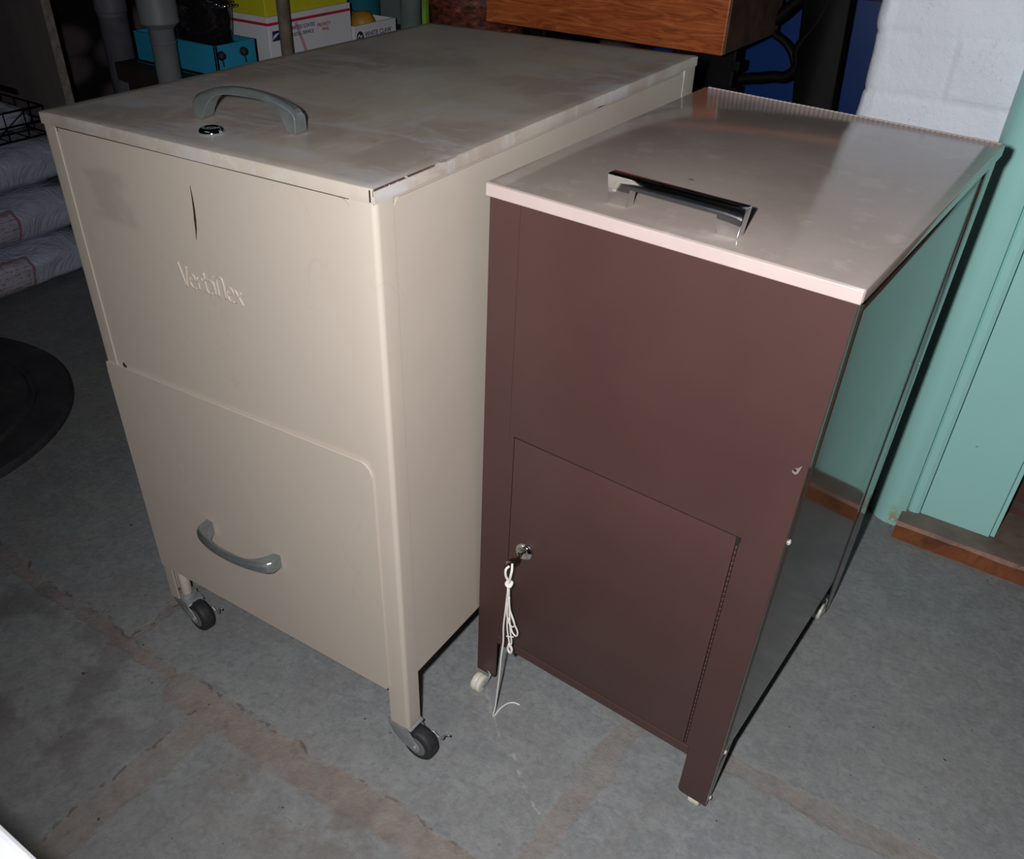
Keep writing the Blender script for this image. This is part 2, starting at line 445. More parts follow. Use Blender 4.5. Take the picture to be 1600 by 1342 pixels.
def lathe(prof, n=32, bm=None, c=(0, 0, 0), axis=2):
    b = bm if bm is not None else bmesh.new(); rings = []
    for r, h in prof:
        ring = []
        for j in range(n):
            a = 2*math.pi*j/n; x, y = r*math.cos(a), r*math.sin(a)
            co = {2: (x, y, h), 0: (h, x, y), 1: (x, h, y)}[axis]
            ring.append(b.verts.new(Vector(co)+Vector(c)))
        rings.append(ring)
    for A, B in zip(rings, rings[1:]):
        for j in range(n): b.faces.new((A[j], A[(j+1) % n], B[(j+1) % n], B[j]))
    b.faces.new(rings[0]); b.faces.new(rings[-1]); return b
def text(body, size, mat, parent, M4, ext=.0003, name='lettering', xscale=1):
    cu = bpy.data.curves.new('t', 'FONT'); cu.body = body; cu.size = size; cu.extrude = ext
    o = bpy.data.objects.new('t', cu); C.objects.link(o)
    bpy.context.view_layer.update()
    me = bpy.data.meshes.new_from_object(o.evaluated_get(bpy.context.evaluated_depsgraph_get()))
    bpy.data.objects.remove(o); bpy.data.curves.remove(cu)
    me.transform(M4 @ Matrix.Diagonal((xscale, 1, 1, 1))); me.materials.clear()
    return obj(name, me, mat, parent)
def tilted_root(name, x, y, rz, tx, ty):
    o = empty(name)
    A = Matrix(((1, 0, -tx, 0), (0, 1, -ty, 0), (tx, ty, 1, 0), (0, 0, 0, 1)))
    q = (Matrix.Rotation(rz, 4, 'Z') @ A).to_quaternion()
    o.rotation_mode = 'QUATERNION'; o.rotation_quaternion = q; o.location = (x, y, 0)
    return o

# ------------------------------------------------------------------ THE BEIGE CABINET (left)
W1, D1, H1 = .4513, .6941, .75
T1X, T1Y = .01461, -.00943
cab = tilted_root('file_cabinet', -.476, .533, .0321, T1X, T1Y)
tag(cab, 'tall beige metal file cabinet on black castors, left of the brown cabinet', 'cabinet')
FL1 = lambda u, v: -(u*T1X+v*T1Y)       # floor height in the cabinet's own frame
ZB = .060; ZT = .7376
RC = .0055                               # corner radius
def corner_post(cx, cy, sx, sy, wx, wy, zb):
    """L-shaped post with a rounded outer corner; sx, sy point inwards from the corner"""
    th = .0022
    out = [(wx, 0)]; out += [(RC-RC*math.sin(a), RC-RC*math.cos(a)) for a in [R(90*i/6) for i in range(7)]]; out += [(0, wy)]
    inn = [(th, wy)]; inn += [(RC-(RC-th)*math.cos(a), RC-(RC-th)*math.sin(a)) for a in [R(90*i/4) for i in range(5)]]; inn += [(wx, th)]
    pts = [(cx+sx*p[0], cy+sy*p[1]) for p in out+inn]
    return prism(pts, 2, zb, ZT)
for cx, cy, sx, sy, wx, wy in ((0, 0, -1, 1, .0285, .0245), (-W1, 0, 1, 1, .0215, .0245), (0, D1, -1, -1, .0285, .040), (-W1, D1, 1, -1, .0285, .040)):
    autosmooth(obj('leg', corner_post(cx, cy, sx, sy, wx, wy, ZB), 'beige', cab))
# body shell: panels recessed .6 mm behind the posts' faces
bm = bmesh.new()
box(-W1+.0030, -W1+.0042, .024, D1-.039, .146, ZT, bm=bm)             # left side
box(-W1+.028, -.028, D1-.0045, D1-.003, .146, ZT, bm=bm)              # back
box(-W1+.005, -.005, .006, D1-.006, .150, .1515, bm=bm)               # bottom
box(-W1+.005, -.005, .006, D1-.006, ZT-.003, ZT-.0015, bm=bm)         # top deck
box(-W1+.02, -.02, .0040, .0052, .118, ZT, bm=bm)                     # inner front
obj('body', bm, 'beige', cab)
# right side panel
ys, ye = .0242, .6539
rr = .012
pts = [(ys, .1455)]+[(ye, .1455)]+arc(ye-rr, ZT-.0025-rr, rr, 0, 90)+arc(ys+rr, ZT-.0025-rr, rr, 90, 180)
obj('side_panel', prism(pts, 0, -.0024, -.0007), 'beige', cab)
obj('side_panel_backing', box(-.0042, -.0028, .01, D1-.01, .148, ZT-.001), 'beige', cab)
obj('rear_leg_edge', box(-.0009, 0, D1-.0405, D1-.0395, .146, ZT-.012), 'beige', cab)
# upper front panel
x0, x1 = -W1+.0217, -.0290
pts = [(x0, .440), (x1, .440)]+arc(x1-.012, .7362-.012, .012, 0, 90)+arc(x0+.010, .7362-.010, .010, 90, 180)
fp = obj('upper_panel', prism(pts, 1, .0012, .0034), 'beige_front', cab)
# lower front panel, proud of the posts
pts = [(-W1+.0045, .1225), (-.0316, .1190)]+arc(-.0340, .1265, .0070, -60, 0, 5)+[(-.0260, .4430)]+arc(-.0430, .4465, .0170, 5, 85, 8)+[(-.4296, .4560), (-W1+.0020, .4555), (-W1+.0012, .440)]
low = obj('door', prism(pts, 1, -.0022, .0008, bev=.0006), 'beige', cab)
# little black nick on the panel edge, long gouge in the upper panel
obj('paint_nick', prism([(-.4180, .4572), (-.4135, .4560), (-.4120, .4585), (-.4140, .4600), (-.4170, .4625), (-.4188, .4600)], 1, .0005, .0013), 'dark', cab)
gp = [(-.2316, .7115, .0002), (-.2316, .700, .0008), (-.2322, .688, .0013), (-.2335, .677, .0016), (-.2347, .668, .0011), (-.2374, .6561, .0002)]
obj('gouge', prism([(a-w, z) for a, z, w in gp]+[(a+w, z) for a, z, w in reversed(gp)], 1, .0009, .0016), 'rust', cab)
# embossed name in raised strokes
def strokes():
    L = []
    V = lambda *p: L.append(list(p))
    V((0, 1), (.10, .55), (.22, 0)); V((.34, .93), (.29, .5), (.22, 0))                                  # V
    V((.46, .36), (.60, .40), (.66, .52), (.58, .64), (.48, .62), (.42, .45), (.43, .22), (.52, .08), (.66, .10))   # e
    V((.76, .62), (.78, .08)); V((.78, .42), (.85, .56), (.95, .60), (.98, .54))                                     # r
    V((1.08, .92), (1.10, .30), (1.16, .10), (1.27, .08), (1.32, .16)); V((1.10, .62), (1.30, .66), (1.44, .58), (1.47, .10))   # t with its bar running into i
    V((1.46, .86), (1.47, .90))
    V((1.62, .08), (1.60, .70), (1.66, .90), (1.78, .94), (1.86, .82), (1.90, .08))                                  # fl
    V((2.03, .36), (2.18, .40), (2.24, .52), (2.16, .64), (2.06, .62), (1.99, .45), (2.00, .22), (2.10, .08), (2.24, .10))
    V((2.34, .64), (2.46, .38), (2.60, .08)); V((2.56, .62), (2.46, .36), (2.32, .10))                              # x
    b = bmesh.new()
    sx = .0350; sz = .0262
    for s in L:
        pp = smoothpts([(-.2738+p[0]*sx, .0008, .5985+p[1]*sz-p[0]*.0008) for p in s], 4)
        tube(pp, .0011, 8, bm=b, flat=(1, .75, 1))
    return b
obj('embossed_lettering', strokes(), 'beige_front', cab, smooth=True)

# lid: folded sheet with rounded rim, corner split and a dent in the right rim
def lid1():
    b = bmesh.new(); nx, ny = 30, 46
    def top(u, v):
        cr = .0012*math.sin(math.pi*u)*math.sin(math.pi*v)
        return -cr+.0004*noise.noise(Vector((u*3, v*3, 0)))
    r = .0016
    ring = []
    def X(i): return -W1+W1*i/nx
    def Y(j): return D1*j/ny
    G = {}
    for i in range(nx+1):
        for j in range(ny+1):
            x = min(max(X(i), -W1+r), -r); y = min(max(Y(j), r), D1-r)
            G[i, j] = b.verts.new((x, y, H1+top(i/nx, j/ny)))
    for i in range(nx):
        for j in range(ny): b.faces.new((G[i, j], G[i+1, j], G[i+1, j+1], G[i, j+1]))
    per = [(i, 0) for i in range(nx)]+[(nx, j) for j in range(ny)]+[(i, ny) for i in range(nx, 0, -1)]+[(0, j) for j in range(ny, 0, -1)]
    prev = [G[p] for p in per]
    levels = [(.0008, -.0003), (.0016, -.0016), (.0016, -.0124), (.0006, -.0124), (.0006, -.0030)]
    for o, dz in levels:
        cur = []
        for (i, j), base in zip(per, [G[p] for p in per]):
            x, y, z = base.co
            nxn = -1 if i == 0 else (1 if i == nx else 0); nyn = -1 if j == 0 else (1 if j == ny else 0)
            yy = Y(j)
            dent = 0
            if i == nx: dent = .0016*math.exp(-((yy-.412)/.006)**2)
            zz = z+dz+(dent*1.2 if dz < -.01 else 0)
            cur.append(b.verts.new((x+nxn*o-nxn*dent*.6, y+nyn*o, zz)))
        for q in range(len(per)): b.faces.new((prev[q], prev[(q+1) % len(per)], cur[(q+1) % len(per)], cur[q]))
        prev = cur
    return b
lid = autosmooth(obj('lid', lid1(), 'beige_lid', cab), 50)
obj('corner_split', box(-.0058, -.0042, -.0002, .002, .7385, .7488), 'dark', lid)
obj('corner_split', box(-.0016, -.0010, -.0002, .002, .7440, .7485), 'dark', lid)
obj('lid_seam', box(-W1+.002, -.002, .0008, D1-.002, .7365, .7385), 'dark', lid)

def arch_handle():
    """arched pull: along x, rises in +z, centred on origin"""
    b = bmesh.new(); n = 36; L = .065
    rings = []
    for k in range(n+1):
        t = -1+2*k/n; q = abs(t)
        zo = .0350-.0135*q**2.2-(.0035*((q-.93)/.07) if q > .93 else 0)
        zi = max(0, .0275*(1-(q/.84)**4.5)) if q < .84 else 0
        w = .0060+.0036*q**1.6
        pr = [(-w, zi), (-w*.90, zo-.0032), (-w*.45, zo), (w*.45, zo), (w*.90, zo-.0032), (w, zi)]
        rings.append([b.verts.new((t*L, p[0], p[1])) for p in pr])
    m = 6
    for A, B in zip(rings, rings[1:]):
        for j in range(m): b.faces.new((A[j], A[(j+1) % m], B[(j+1) % m], B[j]))
    b.faces.new(rings[0]); b.faces.new(rings[-1])
    bmesh.ops.remove_doubles(b, verts=b.verts, dist=.0001)
    return b
h = obj('handle', arch_handle(), 'pewter', lid, smooth=False); h.location = (-.2325, .0885, .7498); h.rotation_euler = (0, 0, .10)
h['label'] = 'worn grey metal arched handle'
m = h.modifiers.new('b', 'BEVEL'); m.width = .0012; m.segments = 2; m.limit_method = 'ANGLE'
h2 = obj('handle', h.data, 'pewter', low); h2.location = (-.2510, -.0022, .2560); h2.rotation_euler = (R(90), 0, 0)
h2.data.materials.pop()
h2['label'] = 'worn grey metal arched handle'
m = h2.modifiers.new('b', 'BEVEL'); m.width = .0012; m.segments = 2; m.limit_method = 'ANGLE'
lk = obj('lock', lathe([(.0125, 0), (.0125, .0012), (.0115, .0032), (.0095, .0046), (.0072, .0050), (.0070, .0042), (.0060, .0040), (.0030, .0041), (.0005, .0041)], 40, c=(-.2422, .0468, .7500)), 'chrome', lid, smooth=True)
obj('keyhole', box(-.2428, -.2416, .0440, .0496, .7538, .7543), 'dark', lk)
# stem tubes inside the legs + swivel castors
def caster(root, u, v, yaw, top, name_lever=True):
    z0 = FL1(u, v); Rw = .0248; hw = .0100; off = .026
    cz = z0+Rw
    M4 = Matrix.Translation((u, v, 0)) @ Matrix.Rotation(yaw, 4, 'Z')
    b = bmesh.new()
    lathe([(.010, top-.006), (.014, top-.004), (.014, top-.0015), (.007, top)], 20, bm=b)
    # hood
    zt = top-.005
    hood = [(-.019, zt), (.016, zt-.0003), (.022, zt-.003), (.021, zt-.0045), (.015, zt-.0020), (-.017, zt-.0020)]
    prism(hood, 1, -hw-.0030, hw+.0030, bm=b, bev=.0004)
    for s in (-1, 1):
        y0 = s*(hw+.0015); y1 = y0+s*.0015
        pts = [(-.019, zt), (.014, zt), (.019, zt-.010), (.027, cz+.010)]+arc(off, cz, .0085, 50, -120, 8)+[(.006, cz-.004), (-.008, cz+.006), (-.017, zt-.012)]
        prism(pts, 1, min(y0, y1), max(y0, y1), bm=b, bev=.0003)
    lathe([(.0035, -hw-.005), (.0035, hw+.005)], 12, bm=b, c=(off, 0, cz), axis=1)
    b.transform(M4)
    c = autosmooth(obj('caster', b, 'steel', root))
    b = lathe([(Rw*.60, -hw), (Rw*.86, -hw), (Rw*.97, -hw*.75), (Rw, -hw*.4), (Rw, hw*.4), (Rw*.97, hw*.75), (Rw*.86, hw), (Rw*.60, hw)], 36, c=(off, 0, cz), axis=1); b.transform(M4)
    w = autosmooth(obj('wheel', b, 'rubber', c), 50)
    b = lathe([(.004, -hw-.0008), (.011, -hw-.0008), (Rw*.62, -hw-.0002), (Rw*.62, hw+.0002), (.011, hw+.0008), (.004, hw+.0008)], 28, c=(off, 0, cz), axis=1); b.transform(M4)
    autosmooth(obj('hub', b, 'hubgrey', c), 40)
    if name_lever:
        y = hw+.004
        b = tube(smoothpts([(off-.002, y, cz+.004), (off+.008, y+.001, cz+.012), (off+.017, y+.002, cz+.006), (off+.024, y+.002, cz+.007), (off+.026, y+.002, cz+.014), (off+.031, y+.002, cz+.020), (off+.036, y+.002, cz+.022)], 5), .0013, 8)
        b.transform(M4)
        obj('brake_lever', b, 'steel', c, smooth=True)
    return c
casters = []
for u, v, yaw in ((-.020, .0165, -.05), (-.4310, .0165, -.12), (-.020, D1-.018, 2.6), (-.4310, D1-.018, 2.9)):
    casters.append(caster(cab, u, v, yaw, ZB+.002))
    obj('stem_tube', lathe([(.0075, ZB+.001), (.0080, ZB+.004), (.0080, .165)], 20, c=(u, v, 0)), 'beige', cab, smooth=True)

# ------------------------------------------------------------------ THE BROWN CABINET (right)
W2, D2, H2 = .3605, .4665, .7218
T2X, T2Y = -.01529, .00795
cb = tilted_root('file_cabinet', -.487, .691, -.0350, T2X, T2Y)
tag(cb, 'smaller dark brown metal file cabinet with a pinkish beige lid and keyed door', 'cabinet')
FL2 = lambda u, v: -(u*T2X+v*T2Y)
ZT2 = H2-.0124
xl, xr = .0033, W2-.0033
# front panel with door opening, as a plate cut into pieces of one mesh
def plate_with_hole(outer, hx0, hx1, hz0, hz1, y0, y1, bmx=None):
    b = bmx or bmesh.new()
    return b
legb = .0262
front = bmesh.new()
# left post strip, right post strip (with rounded leg feet), top panel, bottom rail
prism([(xl, legb), (xl+.026, legb+.0002)]+arc(.0350-.0065, legb+.0065, .0065, -80, 0, 5)+[(.0350, .1010), (.0455, .1010), (.0455, .4457), (xl, .4457)], 1, .003, .0045, bm=front)
prism([(.3160, .4457), (.3160, .1160), (.3205, .1010), (.3205, legb+.008)]+arc(.3205+.0065, legb+.0065, .0065, 180, 270, 5)+[(xr, legb), (xr, .4457)], 1, .003, .0045, bm=front)
box(xl, xr, .003, .0045, .4457, ZT2-.001, bm=front)
autosmooth(obj('front_panel', front, 'brown', cb))
obj('seam_groove', box(.0390, .0393, .0029, .0031, .447, ZT2-.002), 'dark', cb)
obj('bottom_rail', box(.0350, .3207, .0016, .0300, .1010, .1150, bev=.0012), 'brown', cb)
bm = bmesh.new()
box(xl+.0005, xl+.0015, .0045, D2-.004, .100, ZT2, bm=bm)
box(xl, xr, D2-.005, D2-.0035, .100, ZT2, bm=bm)
box(xl+.001, xr-.003, .006, D2-.006, .1005, .1020, bm=bm)
box(xl+.001, xr-.003, .006, D2-.006, ZT2-.004, ZT2-.002, bm=bm)
box(xl+.001, xr-.002, .0075, .0085, .102, ZT2-.002, bm=bm)      # dark liner behind the door gap
obj('body', bm, 'dark', cb)
# corner post insides: left front leg side, rear legs
for (a, b_, c, d) in ((xl, xl+.0012, .004, .034), (xl, xl+.0012, D2-.036, D2-.004)):
    obj('leg', box(a, b_, c, d, legb, .12), 'brown', cb)
obj('leg', box(xl, xl+.032, D2-.0050, D2-.0038, legb, .12), 'brown', cb)
obj('leg', box(xr-.032, xr, D2-.0050, D2-.0038, legb, .12), 'brown', cb)
# right side: bright front flange, big glossy panel, gap, rear strip running down into the leg
ZS = .1085
obj('front_flange', prism([(.0032, legb-.0005), (.0120, legb-.0080), (.0120, ZT2-.001), (.0032, ZT2-.001)], 0, xr-.0012, xr+.0006, bev=.0004), 'brown_gloss', cb)
def bowed_simple():
    b = bmesh.new()
    def X(y, z): return xr+.0018*max(0, math.sin(math.pi*(y-.012)/.388))*max(0, math.sin(math.pi*(z-.1085)/.60))
    def patch(fy, zs, m):
        rows = [[b.verts.new((X(y, z), y, z)) for y in fy(z)] for z in zs]
        for A, B in zip(rows, rows[1:]):
            for j in range(m): b.faces.new((A[j], A[j+1], B[j+1], B[j]))
    m = 24; n = 36
    yE = lambda z: .4045-.010*math.sin(math.pi*min(1, max(0, (z-.13)/.56)))**.5 if .13 < z < .69 else .4045
    patch(lambda z: [.0121+(yE(z)-.0121)*j/m for j in range(m+1)], [ZS+(ZT2-.001-ZS)*i/n for i in range(n+1)], m)
    patch(lambda z: [.0121+((.0200+.030*(z-.0185)/(ZS-.0185))-.0121)*j/3 for j in range(4)], [.0180+(ZS-.0180)*i/6 for i in range(7)], 3)
    return b
sp = obj('side_panel', bowed_simple(), 'brown_gloss', cb, smooth=True)
m = sp.modifiers.new('s', 'SOLIDIFY'); m.thickness = .001; m.offset = -1
# rear strip with tapering leg
pts = [(.4060, ZT2-.020), (.4050, .60), (.4060, .45), (.4060, .30), (.4020, .1085), (.4300, .0190), (.4470, .0150), (.4600, .0900), (.4635, .16), (.4635, ZT2-.001), (.4100, ZT2-.001)]
autosmooth(obj('rear_strip', prism(pts, 0, xr-.0014, xr+.0002, bev=.0003), 'brown_gloss', cb))
obj('gap', box(xr-.0030, xr-.0018, .385, .416, .112, ZT2-.022), 'dark', cb)
# door
dz0, dz1 = .1170, .4443
door = autosmooth(obj('door', box(.0468, .3125, .0024, .0042, dz0, dz1, bev=.0004), 'brown', cb))
bm = bmesh.new()
n = 44
for i in range(n):
    z0 = dz0+.003+(dz1-.012-dz0)*i/n; z1 = z0+(dz1-.012-dz0)/n*.86
    lathe([(.0009, z0), (.0013, z0+.0003), (.0013, z1-.0003), (.0009, z1)], 10, bm=bm, c=(.31430, .0030, 0))
obj('hinge', bm, 'brown', door, smooth=True)
obj('hinge_gap', box(.3125, .3160, .0052, .0058, dz0, dz1), 'dark', door)
obj('corner_notch', box(.3122, .3168, .0014, .0030, .4392, .4458), 'dark', door)
lk2 = obj('lock', lathe([(.0124, .0026), (.0124, .0012), (.0112, -.0014), (.0090, -.0030), (.0064, -.0034), (.0062, -.0022), (.0020, -.0024), (.0004, -.0024)], 36, c=(.0700, 0, .2880), axis=1), 'chrome', door, smooth=True)
# screws / snap rivets
def rivet(loc, axis, r, mat='bright_metal'):
    s = 1 if axis == 0 else -1
    b = lathe([(r, 0), (r*.9, s*r*.35), (r*.5, s*r*.6), (r*.05, s*r*.68)], 14, c=loc, axis=axis)
    return obj('screw', b, mat, cb, smooth=True)
for v, z in ((.0150, .4550), (.0230, .1150), (.0170, .0280)): rivet((xr+.0006, v, z), 0, .0034)
obj('screw_hole', lathe([(.0016, .0030), (.0016, .0024)], 12, c=(xr-.010, 0, .5430), axis=1), 'dark', cb)
obj('paint_chip', prism([(xr-.0125, .541), (xr-.0115, .5395), (xr-.0090, .5385), (xr-.0070, .5405), (xr-.0060, .5450), (xr-.0050, .5500), (xr-.0080, .5460), (xr-.0110, .5445)], 1, .0026, .0031), 'chip', cb)
obj('rivet', lathe([(.003, 0), (.002, .0014), (.0003, .0018)], 12, c=(xr+.0002, .4470, .455), axis=0), 'steel', cb, smooth=True)
# lid
lidb = box(0, W2, .0, D2, ZT2, H2, bev=.0016, seg=3)
lid2o = autosmooth(obj('lid', lidb, 'lid2', cb), 50)
obj('front_rim', box(.0006, W2-.0010, -.0010, .0022, ZT2-.0008, H2-.0012, bev=.0009), 'cap2', lid2o)
bm = bmesh.new()
for i in range(60):
    x0_ = .004+i*(W2-.008)/60
    lathe([(.0016, x0_), (.0023, x0_+.0004), (.0023, x0_+.0052), (.0016, x0_+.0056)], 10, bm=bm, c=(0, D2+.0010, H2-.0014), axis=0)
obj('piano_hinge', bm, 'cap2', lid2o, smooth=True)
# bridge handle
bm = bmesh.new()
hb = [(0, 0), (.0205, 0), (.0205, .0175), (.1065, .0175), (.1065, 0), (.127, 0), (.130, .0265), (-.003, .0265)]
prism(hb, 1, -.0062, .0062, bm=bm, bev=.0010)
hh = autosmooth(obj('handle', bm, 'chrome', lid2o), 40); hh.location = (.1170, .0335, H2); hh.rotation_euler = (0, 0, -.02); hh['label'] = 'chrome rectangular bridge handle'
# small ivory wheels
def wheel2(u, v, vert=True):
    Rw = .0136; hw = .0080; cz = FL2(u, v)+Rw
    b = lathe([(.0045, -hw+.001), (Rw*.80, -hw), (Rw*.96, -hw*.85), (Rw, -hw*.5), (Rw, -.0006), (Rw*.96, 0), (Rw, .0006), (Rw, hw*.5), (Rw*.96, hw*.85), (Rw*.80, hw), (.0045, hw-.001)], 30, c=(u, v, cz), axis=0)
    w = autosmooth(obj('wheel', b, 'white_plastic', cb), 50)
    b = lathe([(.0042, -hw-.0010), (.0042, hw+.0010)], 14, c=(u, v, cz), axis=0)
    tube([(u+hw+.0005, v, cz), (u+hw+.003, v+.010, cz+.014), (u+.002, v+.014, cz+.020), (u, v+.018, .104)], .0018, 8, bm=b)
    obj('axle', b, 'steel', w, smooth=True)
wheel2(.0160, -.0080); wheel2(W2-.0185, .0180); wheel2(W2-.0150, .4300); wheel2(.0200, .4300)

# key and string (own things)
M2 = None
bpy.context.view_layer.update()
M2 = cb.matrix_world.copy()
def w2(u, v, z): return M2 @ Vector((u, v, z))
key = empty('key', w2(.0700, -.0022, .2880)); key.rotation_mode = 'QUATERNION'; key.rotation_quaternion = M2.to_quaternion()
tag(key, 'small brownish key sticking out of the lock on the brown cabinet door', 'key')
b = tube([(0, .004, 0), (.0010, -.014, .0005)], .0016, 10)
kb = lathe([(.0078, -.0008), (.0082, 0), (.0078, .0008)], 24)
kb.transform(Matrix.Translation((.0012, -.0225, .0010)) @ Matrix.Rotation(R(-22), 4, 'Z') @ Matrix.Rotation(R(90), 4, 'Y') @ Matrix.Diagonal((.95, 1.45, 1, 1)))
obj('blade', b, 'key', key, smooth=True)
kbo = autosmooth(obj('bow', kb, 'key', key), 40)
bm = bmesh.new()
def S_(pts, r=.0011, n=5): tube(smoothpts([w2(*p) for p in pts], n), r, 7, bm=bm)
v0 = -.0335
S_([(.0715, -.0315, .2890), (.0700, -.0360, .2860), (.0708, v0-.003, .2760), (.0735, v0, .2670)], .0016)
S_([(.0725, -.0270, .2900), (.0765, -.0330, .2860), (.0765, v0-.002, .2770), (.0742, v0, .2670)], .0016)
S_([(.0738, v0, .2690), (.0720, v0-.003, .2640), (.0765, v0-.003, .2620), (.0765, v0+.002, .2650), (.0725, v0+.002, .2630), (.0745, v0, .2580)], .0022)
S_([(.0738, v0, .2620), (.0728, v0, .2500), (.0742, v0, .2350), (.0780, v0, .2170), (.0850, v0, .2010), (.0905, v0, .1900), (.0890, v0, .1815), (.0835, v0, .1835), (.0790, v0+.001, .1920), (.0765, v0+.001, .2090), (.0748, v0+.001, .2300), (.0745, v0, .2540)])
S_([(.0750, v0-.002, .2600), (.0762, v0-.002, .2420), (.0745, v0-.002, .2260), (.0755, v0-.002, .2080), (.0815, v0-.002, .1960), (.0868, v0-.002, .2010), (.0840, v0-.002, .2110), (.0785, v0-.002, .2240), (.0765, v0-.002, .2440)])
S_([(.0735, v0-.001, .2550), (.0725, v0-.001, .2300), (.0740, v0, .2100), (.0745, v0, .1900), (.0765, v0, .1750), (.0790, v0, .1640), (.0800, v0, .1560)])
S_([(.0800, v0, .1560), (.0825, v0, .1640), (.0810, v0, .1760), (.0790, v0, .1900), (.0770, v0, .2060)])
S_([(.0745, v0, .1715), (.0790, v0, .1735), (.0850, v0, .1770)], .0009)
S_([(.0795, v0, .1620), (.0775, v0, .1500), (.0815, v0, .1450), (.0835, v0, .1530), (.0800, v0, .1590)], .0017)
S_([(.0740, v0-.002, .2580), (.0722, v0-.002, .2200), (.0705, v0-.002, .1900), (.0712, v0-.002, .1600), (.0698, v0-.003, .1300), (.0688, v0-.003, .1000), (.0668, v0-.003, .0650), (.0648, v0-.003, .0300), (.0625, v0-.004, FL2(.06, -.037)+.0016), (.0612, v0+.012, FL2(.06, -.02)+.0014), (.0640, v0+.027, FL2(.06, 0)+.0014), (.0705, v0+.034, FL2(.06, 0)+.0014), (.0790, v0+.036, FL2(.06, 0)+.0014)], .0011)
tag(obj('string', bm, 'string', None, smooth=True), 'white knotted string hanging from the key down to the floor', 'string')

# ------------------------------------------------------------------ ROOM
def gridfloor():
    b = bmesh.new(); x0, x1, y0, y1 = -3.2, 1.7, -1.4, 3.3
    v = [b.verts.new(p) for p in ((x0, y0, 0), (x1, y0, 0), (x1, y1, 0), (x0, y1, 0), (x0, y0, -.1), (x1, y0, -.1), (x1, y1, -.1), (x0, y1, -.1))]
    for f in ((0, 1, 2, 3), (7, 6, 5, 4), (0, 4, 5, 1), (1, 5, 6, 2), (2, 6, 7, 3), (3, 7, 4, 0)): b.faces.new([v[i] for i in f])
    return b
struct(obj('floor', gridfloor(), 'floor'))
struct(obj('ceiling', box(-3.2, 1.7, -1.4, 3.3, 2.3, 2.4), 'ceil'))
struct(obj('wall_left', box(-3.3, -3.1, -1.4, 3.3, -.05, 2.32), 'stone'))
struct(obj('wall_back', box(-3.2, .2, 2.95, 3.15, -.05, 2.32), 'stone'))
struct(obj('wall_front', box(-3.2, 1.7, -1.5, -1.35, -.05, 2.32), 'plaster'))
struct(obj('wall_right', box(1.55, 1.7, -1.4, 1.75, -.05, 2.32), 'plaster'))
# white painted masonry pier; surface carries shallow courses
def pier():
    b = bmesh.new()
    prof = []           # (x, y, nx, ny, s)
    xL, yF, r = -.352, 1.50, .022
    n = 80
    for i in range(n+1): prof.append((.02+(xL+r-.02)*i/n, yF, 0, -1))
    for i in range(1, 7):
        a = R(90*i/6); prof.append((xL+r-r*math.sin(a), yF+r-r*math.cos(a), -math.sin(a), -math.cos(a)))
    for i in range(1, 14): prof.append((xL, yF+r+.30*i/13, -1, 0))
    zs = [i*.0050 for i in range(440)]
    H = .0830; z0 = .0110
    rows = []
    for z in zs:
        row = []
        for (x, y, nx, ny) in prof:
            s = x-y+.5
            zz = z+.004*noise.noise(Vector((s*6, z*2, 0)))
            k = math.floor((zz-z0)/H); fz = (zz-z0)-k*H; dz = min(fz, H-fz)
            Lb = .205; so = s+(Lb/2 if k % 2 else 0)+.01*noise.noise(Vector((k*3.1, 0, 0)))
            fs = (so % Lb); ds = min(fs, Lb-fs)
            g = .0032*math.exp(-(dz/.0042)**2)*(.5+.7*noise.noise(Vector((s*9, z*9, 3)))) + .0024*math.exp(-(ds/.0042)**2)*(.5+.7*noise.noise(Vector((s*9, z*9, 5))))
            jit = .0035*noise.noise(Vector((k*1.7, math.floor(so/Lb)*2.3, 1)))
            dsp = jit-g+.0025*noise.noise(Vector((s*14, z*14, 0)))
            if nx: dsp += .004*noise.noise(Vector((0, 0, z*16)))
            row.append(b.verts.new((x+nx*dsp, y+ny*dsp, z)))
        rows.append(row)
    for A, B in zip(rows, rows[1:]):
        for j in range(len(prof)-1): b.faces.new((A[j], A[j+1], B[j+1], B[j]))
    # back fill
    bb = box(xL+.012, .02, yF+.012, yF+.33, 0, 2.19); join(b, bb)
    return b
struct(obj('wall_pier', pier(), 'white_brick', smooth=True))
# mint woodwork: rounded moulding, strip and board standing on the sill
mould = [(-.076, 1.4290)]
mould += [(-.076, 1.4130)]
for i in range(13):
    a = R(90*i/12); mould.append((-.088-.050*math.sin(a), 1.455-.044*math.cos(a)))
mould += [(-.142, 1.52), (-.076, 1.52)]
struct(autosmooth(obj('trim_1', prism(mould, 2, 0, 2.25, bev=.0012), 'mint'), 30))
strip = [(-.0755, 1.52), (-.0755, 1.4225), (-.072, 1.4190), (-.062, 1.4190), (-.056, 1.4225), (-.0560, 1.52)]
struct(autosmooth(obj('trim_2', prism(strip, 2, .036, 2.25), 'mint'), 30))
struct(obj('trim_3', box(-.0550, .0560, 1.4240, 1.475, .036, 2.25, bev=.0015), 'mint'))
struct(obj('trim_4', box(.0568, .0640, 1.4300, 1.52, .036, 2.25, bev=.001), 'mint'))
struct(obj('wall_back_right', box(-.02, 1.6, 1.520, 1.60, -.02, 2.32), 'red_brick'))
